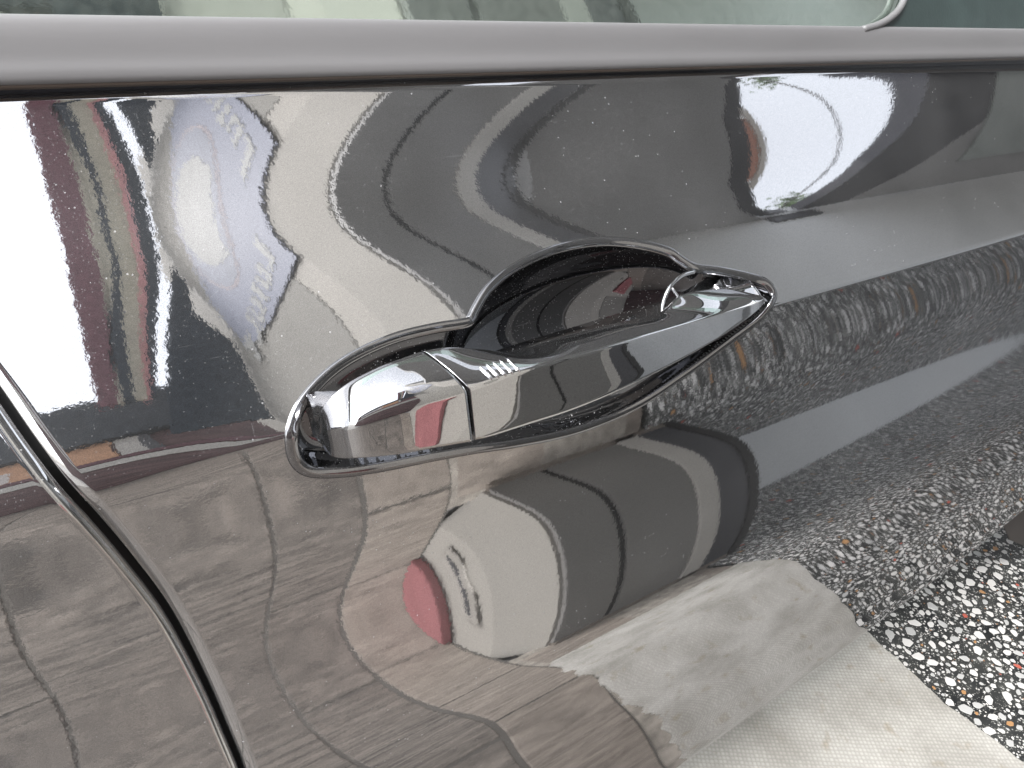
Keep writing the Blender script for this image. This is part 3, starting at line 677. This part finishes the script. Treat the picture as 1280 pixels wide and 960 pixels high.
def loft(name, stations, mat, parent, nseg=10, bulge=.0):
    """stations: (T, R, B) as (px, py, depth); the section is a rounded five-sided ring"""
    rings = []
    for T, R, B in stations:
        T3, R3, B3 = at(*T), at(*R), at(*B)
        J = T3+np.array([0, .006, -.009]); K = np.array([B3[0], min(B3[1]+.018, .004), B3[2]+.004]); K2 = np.array([B3[0], K[1]+.012, B3[2]+.010])
        rings.append(np.stack([J, T3, R3, B3, K, K2]))
    rings = np.array(rings); m_ = rings.shape[1]
    rs = np.stack([spline(rings[:, k], nseg) for k in range(m_)], 1)
    V = []; fr = {1: .45, 2: .16, 3: .12, 4: .3}
    ns = None
    for r in rs:
        pts = []
        J, T, R, B, K, K2 = r
        def bez(a, b, c, n, e=False): return [(1-t)**2*a+2*t*(1-t)*b+t*t*c for t in np.linspace(0, 1, n)[:None if e else -1]]
        C = (T+R)/2+np.array([0, -1., .6])*bulge*min(1, np.linalg.norm(T-R)/.02)
        dT = (C-T); dR = (C-R)
        t0, t1 = .10, .93
        qa = (1-t0)**2*T+2*t0*(1-t0)*C+t0*t0*R; qb = (1-t1)**2*T+2*t1*(1-t1)*C+t1*t1*R
        pts.append(J); pts += bez(J+(T-J)*.8, T, qa, 8)
        for t in np.linspace(t0, t1, 22)[:-1]: pts.append((1-t)**2*T+2*t*(1-t)*C+t*t*R)
        rb = R+(B-R)*.07; pts += bez(qb, R, rb, 8)
        b0, b1 = R+(B-R)*.88, B+(K-B)*.12
        for t in np.linspace(0, 1, 8)[:-1]: pts.append(rb+(b0-rb)*t)
        pts += bez(b0, B, b1, 7); pts += [b1, K, K2]
        ns = len(pts); V += pts
    Ff = []
    nr = len(rs)
    for i in range(nr-1):
        for k in range(ns): k2 = (k+1) % ns; Ff.append((i*ns+k, i*ns+k2, (i+1)*ns+k2, (i+1)*ns+k))
    Ff += [tuple(range(ns))[::-1], tuple((nr-1)*ns+k for k in range(ns))]
    me = bpy.data.meshes.new(name); me.from_pydata([tuple(map(float, p)) for p in V], [], Ff); me.update()
    bm = bmesh.new(); bm.from_mesh(me); bmesh.ops.recalc_face_normals(bm, faces=bm.faces[:]); bm.to_mesh(me); bm.free()
    sm_ = [len(p.vertices) == 4 for p in me.polygons]; me.polygons.foreach_set('use_smooth', sm_)
    return link(name, me, mat, parent)
CAP = [((398, 530, -.002), (397, 545, -.002), (405, 560, -.002)),
       ((402, 512, -.008), (404, 541, -.011), (410, 569, -.010)),
       ((414, 494, -.013), (418, 538, -.0215), (425, 575, -.0218)),
       ((438, 475, -.016), (444, 533, -.0295), (451, 575, -.0308)),
       ((475, 456, -.017), (490, 519, -.0325), (498, 571, -.0342)),
       ((502, 446, -.017), (536, 504, -.0337), (544, 563, -.0354)),
       ((524, 438, -.016), (583, 489, -.0342), (591, 555, -.0356))]
GRIP = [((528, 437, -.016), (588, 487.5, -.0342), (595, 553, -.0355)),
        ((560, 432, -.0155), (605, 480, -.034), (614, 549, -.0355)),
        ((600, 435, -.0145), (650, 464, -.034), (661, 534, -.035)),
        ((640, 438, -.014), (700, 449, -.033), (716, 516, -.0345)),
        ((700, 421, -.013), (760, 433, -.031), (773, 492, -.0330)),
        ((760, 405, -.011), (820, 416, -.027), (836, 461, -.0292)),
        ((825, 389, -.007), (880, 398, -.021), (894, 428, -.0226)),
        ((855, 366, -.003), (920, 386, -.014), (929, 404, -.0148)),
        ((905, 360, .000), (945, 379, -.008), (948, 388, -.0082)),
        ((950, 369, .000), (956, 373, -.002), (957, 377, -.002))]
loft('lock_cap', CAP, M['handle_paint'], hd, bulge=.006)
grip = loft('grip', GRIP, M['handle_paint'], hd, bulge=.003)
tube('recess_rib', [at(*p) for p in spline([(868, 340, .012), (852, 345, .010), (838, 358, .007), (830, 374, .005), (826, 392, .003)], 5)], .0011, M['handle_paint'], hd)
tube('recess_rib', [at(*p) for p in spline([(840, 360, .006), (848, 372, .004), (856, 384, .002)], 4)], .0007, M['handle_paint'], hd)
# five bright ridges on the grip
me = grip.data; bvh = BVHTree.FromPolygons([v.co for v in me.vertices], [tuple(p.vertices) for p in me.polygons])
for (a, b) in (((599, 458), (616, 475)), ((607.5, 455.5), (624.5, 472.5)), ((616, 453), (633, 470)), ((624.5, 450.5), (641.5, 467.5)), ((633, 448), (650, 465))):
    pts = []
    for t in np.linspace(0, 1, 7):
        dd = ray(a[0]+(b[0]-a[0])*t, a[1]+(b[1]-a[1])*t); dd /= np.linalg.norm(dd)
        hit = bvh.ray_cast(Vector(CAM), Vector(dd))
        if hit[0] is not None: pts.append(np.array(hit[0])+np.array(hit[1])*(.0001 if np.dot(hit[1], dd) < 0 else -.0001))
    if len(pts) > 2: tube('bright_ridge', pts, [0.0003]+[.00058]*(len(pts)-2)+[.0003], M['chrome'], hd, seg=8)
